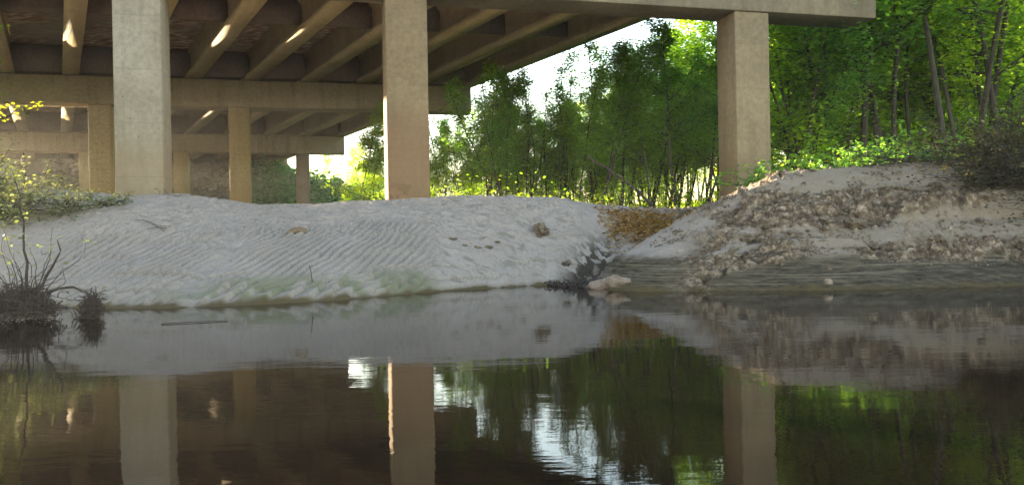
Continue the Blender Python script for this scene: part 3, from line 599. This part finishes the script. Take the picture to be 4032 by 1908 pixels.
# rows behind
rs2 = np.random.RandomState(5); bgn = 0
for row, (z0, z1, cnt, hs) in enumerate([(24.5, 33, 34, .95), (34, 43, 16, .8), (45, 60, 14, .66), (62, 84, 12, .55)]):
    for k in range(cnt):
        u = -.20+(k+rs2.rand())/cnt*.98; Zd = z0+(z1-z0)*rs2.rand(); x = u*Zd
        n_ = -math.sin(TH)*x+math.cos(TH)*Zd; e_ = math.cos(TH)*x+math.sin(TH)*Zd
        if e_ < 10.5+(35.9-n_)*SK and n_ < 74: continue
        if u < (-.2, -.16, -.12, .0)[row]: continue
        gapf = .82 if .02 < u < .10 else 1.
        el = np.interp(u, [a for a, b in SKY], [b for a, b in SKY]); Ht = (el*Zd+CAMZ-1.6)*hs*(.82+.2*rs2.rand())
        Ht = min(Ht, 9+row*3.2)*gapf
        pi = rs2.choice([0, 2, 7, 7, 4, 6] if row < 2 else [5, 6, 7, 6, 6]); tree(int(pi), x, Zd, Ht, rs2.rand()*6.28, 'leafy tree in the sunlit woods deeper behind the riverside trees', 'tree', 'woodland trees further back')
for k in range(17):   # thicket behind the saddle, in front of the open sky
    u = -.12+k*.0225+rs2.rand()*.012; Zd = 25+rs2.rand()*9; el = np.interp(u, [a for a, b in SKY], [b for a, b in SKY]); Ht = (el*Zd+CAMZ-1.6)*(.62+.26*rs2.rand())
    tree(int(rs2.choice([1, 7, 4, 2, 0, 7])), u*Zd, Zd, Ht, rs2.rand()*6.28, 'bushy green tree in the dense thicket between the middle and right columns', 'tree', 'thicket trees')
for k in range(26):   # young trees filling the view low down beyond the thicket
    u = -.165+k*.0165+rs2.rand()*.012; Zd = 37+rs2.rand()*20; Ht = (np.interp(u, [-.17, -.1, .1, .3], [.12, .15, .16, .2])*Zd+CAMZ-1.6)*(.8+.3*rs2.rand())
    tree(int(rs2.choice([7, 4, 0, 6])), u*Zd, Zd, Ht, rs2.rand()*6.28, 'young pale green tree beyond the thicket, seen between its trunks', 'tree', 'young trees beyond the thicket')
for k, (x, y, h_) in enumerate([(-14.5, 13.5, 7), (-16, 16.2, 8), (-18, 19.6, 8), (-20, 23, 8), (-22, 26.4, 8), (-25, 29.8, 7.5), (-27.5, 32.2, 8), (-19, 16.5, 9), (-20.5, 20.5, 9), (-24, 27, 9), (-27.5, 31, 9), (-22.5, 23.3, 9), (-17, 13, 8), (-13.2, 17.0, 5), (-14.2, 18.8, 5.5), (-36, 41.3, 13), (-36.5, 46.2, 13.5), (-36, 50, 12.5), (-36, 57, 13)]):  # trees added out of view to keep low sun off sandbank and girders
    tree([1, 4, 3, 2][k % 4] if h_ < 12 else 9, x, y, h_, k*1.7, 'bushy tree added left of the bridge to block low sun', 'tree', 'added sun blocking trees left of the bridge')
# woods on the far side of the embankment, seen right of the bridge
for k in range(9):
    u = -.30+.016*k+rs2.rand()*.01; Zd = 80+rs2.rand()*18; el = [.05, .055, .06, .09, .11, .12, .12, .12, .10][k]
    tree(6 if k % 2 else 7, u*Zd, Zd, (el*Zd-1), k*1.3, 'yellow green tree beyond the vine covered embankment', 'tree', 'trees beyond the embankment')

# undergrowth (uncountable): canes and weeds on the floodplain
def cover(name, n_, fx, L, W, m, lb, cat, tilt=.8, droop=0.):
    Pn = fx(n_); mb = MB(); mb.leaves(Pn, L, W, tilt, droop); return tag(mb.build(name, M[m]), lb, cat, kind='stuff')
def fx1(n_):
    Zd = 21+RS.rand(n_)**.8*50; u = -.18+RS.rand(n_)*.95; x = u*Zd; cl = fbm(x/1.1, Zd/1.1, 3, 3)
    h = (.2+1.5*np.clip(cl-.3, 0, 1)*1.6)*RS.rand(n_)**.8*(1+.02*(Zd-20)); return np.column_stack([x, Zd, base(x, Zd)+h])
cover('undergrowth', 90000, fx1, .10, .05, 'leaf_bright', 'low yellow green weeds carpeting the woodland floor', 'undergrowth')
mb = MB(); n_ = 1300; Zd = 23.5+RS.rand(n_)*30; x = (-.12+RS.rand(n_)*.85)*Zd; b = base(x, Zd); hgt = 1.0+2.4*RS.rand(n_)
l_ = RS.randn(n_, 2)*.22; v = np.stack([np.column_stack([x-.011, Zd, b]), np.column_stack([x+.011, Zd, b]), np.column_stack([x+l_[:, 0]*hgt, Zd+l_[:, 1]*hgt, b+hgt])], 1).reshape(-1, 3)
mb.add(v, np.arange(3*n_).reshape(-1, 3)); tag(mb.build('canes', M['bark']), 'thin upright canes and stems filling the understorey', 'canes', kind='stuff')
def fxv(n_):
    t = -8+RS.rand(n_*3)*22; nn_ = 56+RS.rand(n_*3)*20; ok = t > -.08*(nn_-57)-5.6; t, nn_ = t[ok][:n_], nn_[ok][:n_]
    x = E[0]*t+Nn[0]*nn_; y = E[1]*t+Nn[1]*nn_; return np.column_stack([x, y, base(x, y)+RS.rand(len(x))**2*.9*(.4+fbm(x/2, y/2, 7))])
cover('vines', 34000, fxv, .34, .24, 'vine', 'green vines blanketing the embankment slope right of the riprap', 'vines', .9)
def fxf(n_):
    u = -.28+RS.rand(n_)*1.2; Zd = 92+RS.rand(n_)*25; el = np.interp(u, [a for a, b in SKY], [b for a, b in SKY]); x = u*Zd
    el = np.where(u < .26, np.minimum(el, .055), el); top = el*.8*Zd*(.45+.55*fbm(x/6, Zd/40, 9)*1.3); return np.column_stack([x, Zd, 1.6+top*RS.rand(n_)**.85])
cover('far_woods', 30000, fxf, .75, .5, 'leaf_far', 'far woods with sunlight painted into the leaves, closing the view behind all the trees', 'woods')

# ------------------------------------------------------------------ bushes and roots at both picture edges
def bush(name, parts, m, stem_m, lb, cat, L=.06, W=.04, tilt=.7):
    r = empty(name, parts[0][0]); o = np.array(parts[0][0]); K = MB(); T = MB()
    for c, rad, nl, nst in parts:
        c = np.array(c, float); pts_ = []
        for s_ in range(nst):
            d_ = RS.randn(3); d_[2] = abs(d_[2])*.8; d_ /= np.linalg.norm(d_); p_ = c+RS.randn(3)*np.array(rad)*.25-np.array([0, 0, rad[2]*.6]); pp = [p_]
            for j in range(6): d_ = d_+RS.randn(3)*.3; d_ /= np.linalg.norm(d_); pp.append(pp[-1]+d_*np.array(rad)*.30)
            T.tube(np.array(pp)-o, np.linspace(1, .3, 7)*.009, 4); pts_ += pp[1:]
        pts_ = np.array(pts_)
        if nl: K.leaves(pts_[RS.randint(len(pts_), size=nl)]+RS.randn(nl, 3)*.045-o, L, W, tilt)
    T.build('stems', M[stem_m], r)
    if K.v: K.build('foliage', M[m], r)
    return tag(r, lb, cat)
bush('shrub', [((-9.7, 14.6, gh(-9.6, 14.6)+.40), (.9, .6, .6), 4200, 80), ((-8.7, 14.9, gh(-8.7, 14.9)+.25), (.45, .4, .28), 800, 34), ((-9.8, 14.2, gh(-9.9, 14.2)+1.0), (.6, .5, .6), 2600, 60), ((-8.1, 15.3, gh(-8.1, 15.3)+.15), (.35, .3, .14), 350, 18)],
     'leaf_bush', 'bark', 'tangled grey green shrub spilling over the top of the left sandbank', 'shrub')
bush('leafy_sprig', [((-6.75, 10.0, 2.62), (.35, .3, .22), 160, 9)], 'leaf_yellow', 'bark', 'bright yellow green sprig hanging into the left picture edge', 'sprig', .055, .035)
bush('shrub', [((8.9, 14.4, gh(8.9, 14.4)+.25), (.9, .6, .4), 2600, 90), ((10.0, 14.2, gh(10, 14.2)+.4), (1.1, .7, .9), 7000, 150), ((9.3, 14.9, gh(9.3, 14.9)+.5), (1.0, .6, .6), 5000, 90), ((9.6, 13.6, gh(9.6, 13.6)+.15), (.7, .5, .4), 900, 60), ((7.9, 15.2, gh(7.9, 15.2)+.12), (1.0, .4, .3), 900, 40)],
     'bramble', 'root', 'dark brown bramble thicket on the right end of the right mound', 'shrub', .06, .04)
bush('shrub', [((7.2, 16.5, 2.3), (1.0, .5, .35), 1600, 40), ((9.2, 16.8, 2.5), (1.3, .6, .5), 2400, 50), ((5.6, 17.0, 2.1), (.7, .4, .25), 700, 26)], 'leaf_dark', 'bark', 'low dark green shrub row along the crest of the right mound', 'shrub', .09, .055)
for i, (x, y, lb) in enumerate([(-9.0, 16.2, 'small leafy weed at the left foot of the left column'), (-8.2, 16.3, 'small leafy weed before the middle of the left column'), (-7.5, 16.6, 'small leafy weed at the right foot of the left column')]):
    bush('weed', [((x, y, gh(x, y)+.08), (.28, .15, .14), 70, 12)], 'leaf_bush', 'bark', lb, 'weed', .06, .035)
# root mass at the left waterline
mb = MB()
for c, r, n_, L_ in [((-6.1, 9.35, .20), (.42, .30, .18), 1500, .13), ((-5.75, 9.3, .12), (.25, .2, .13), 500, .12), ((-5.1, 9.3, .14), (.09, .12, .17), 500, .10), ((-5.15, 9.3, .02), (.13, .1, .08), 260, .09)]:
    tangle(mb, c, r, n_, L_, .007, .05)
tag(mb.build('root_mass', M['root']), 'dark tangled root mass sitting in the water at the left picture edge', 'root mass')
r = empty('dead_shrub', (-5.95, 9.4, .2)); T = MB(); K = MB(); pts_ = []
for s_ in range(34):
    p_ = np.array([RS.randn()*.12, RS.randn()*.1, 0]); d_ = np.array([RS.randn()*.5+.1, RS.randn()*.4, .5+RS.rand()*.8]); pp = [p_]; l_ = .35+.8*RS.rand()**2
    for j in range(7): d_ = d_/np.linalg.norm(d_)+RS.randn(3)*.3; pp.append(pp[-1]+d_*l_/7)
    T.tube(pp, np.linspace(1, .3, 8)*.008, 4); pts_ += pp[3:]
for a, b, c in (((0, 0, 0), (.02, 0, .7), (-.10, 0, 1.5)), ((.25, 0, .1), (.55, .05, .30), (.85, 0, -.02)), ((.1, 0, .1), (.45, 0, .55), (.35, .1, .75))):
    f = np.linspace(0, 1, 10)[:, None]; a, b, c = map(np.array, (a, b, c)); T.tube(a*(1-f)**2+2*b*f*(1-f)+c*f*f+RS.randn(10, 3)*.012, np.linspace(.022, .006, 10), 5)
T.build('stems', M['root'], r); pts_ = np.array(pts_); hi = pts_[pts_[:, 2] > .5]
K.leaves(np.concatenate([hi[RS.randint(len(hi), size=90)]+RS.randn(90, 3)*.06, np.array([-.15, 0, 1.2])+RS.randn(170, 3)*np.array([.16, .1, .42])]), .055, .03, .8); K.build('foliage', M['leaf_bush'], r)
tag(r, 'dead shrub with twisted twigs and few pale leaves growing out of the root mass', 'shrub')
print('objects', len(D.objects), 'riprap', cnt)

m, n, p = mat('haze_air'); n.nodes.remove(p); v = n.nodes.new('ShaderNodeVolumePrincipled'); v.inputs['Density'].default_value = .00045; v.inputs['Color'].default_value = (.95, .93, .9, 1); v.inputs['Anisotropy'].default_value = .35
n.links.new(v.outputs[0], n.nodes['Material Output'].inputs['Volume'])
mb = MB(); mb.box((0, 60, 14), (160, 140, 17)); hz = tag(mb.build('haze', m), kind='stuff')
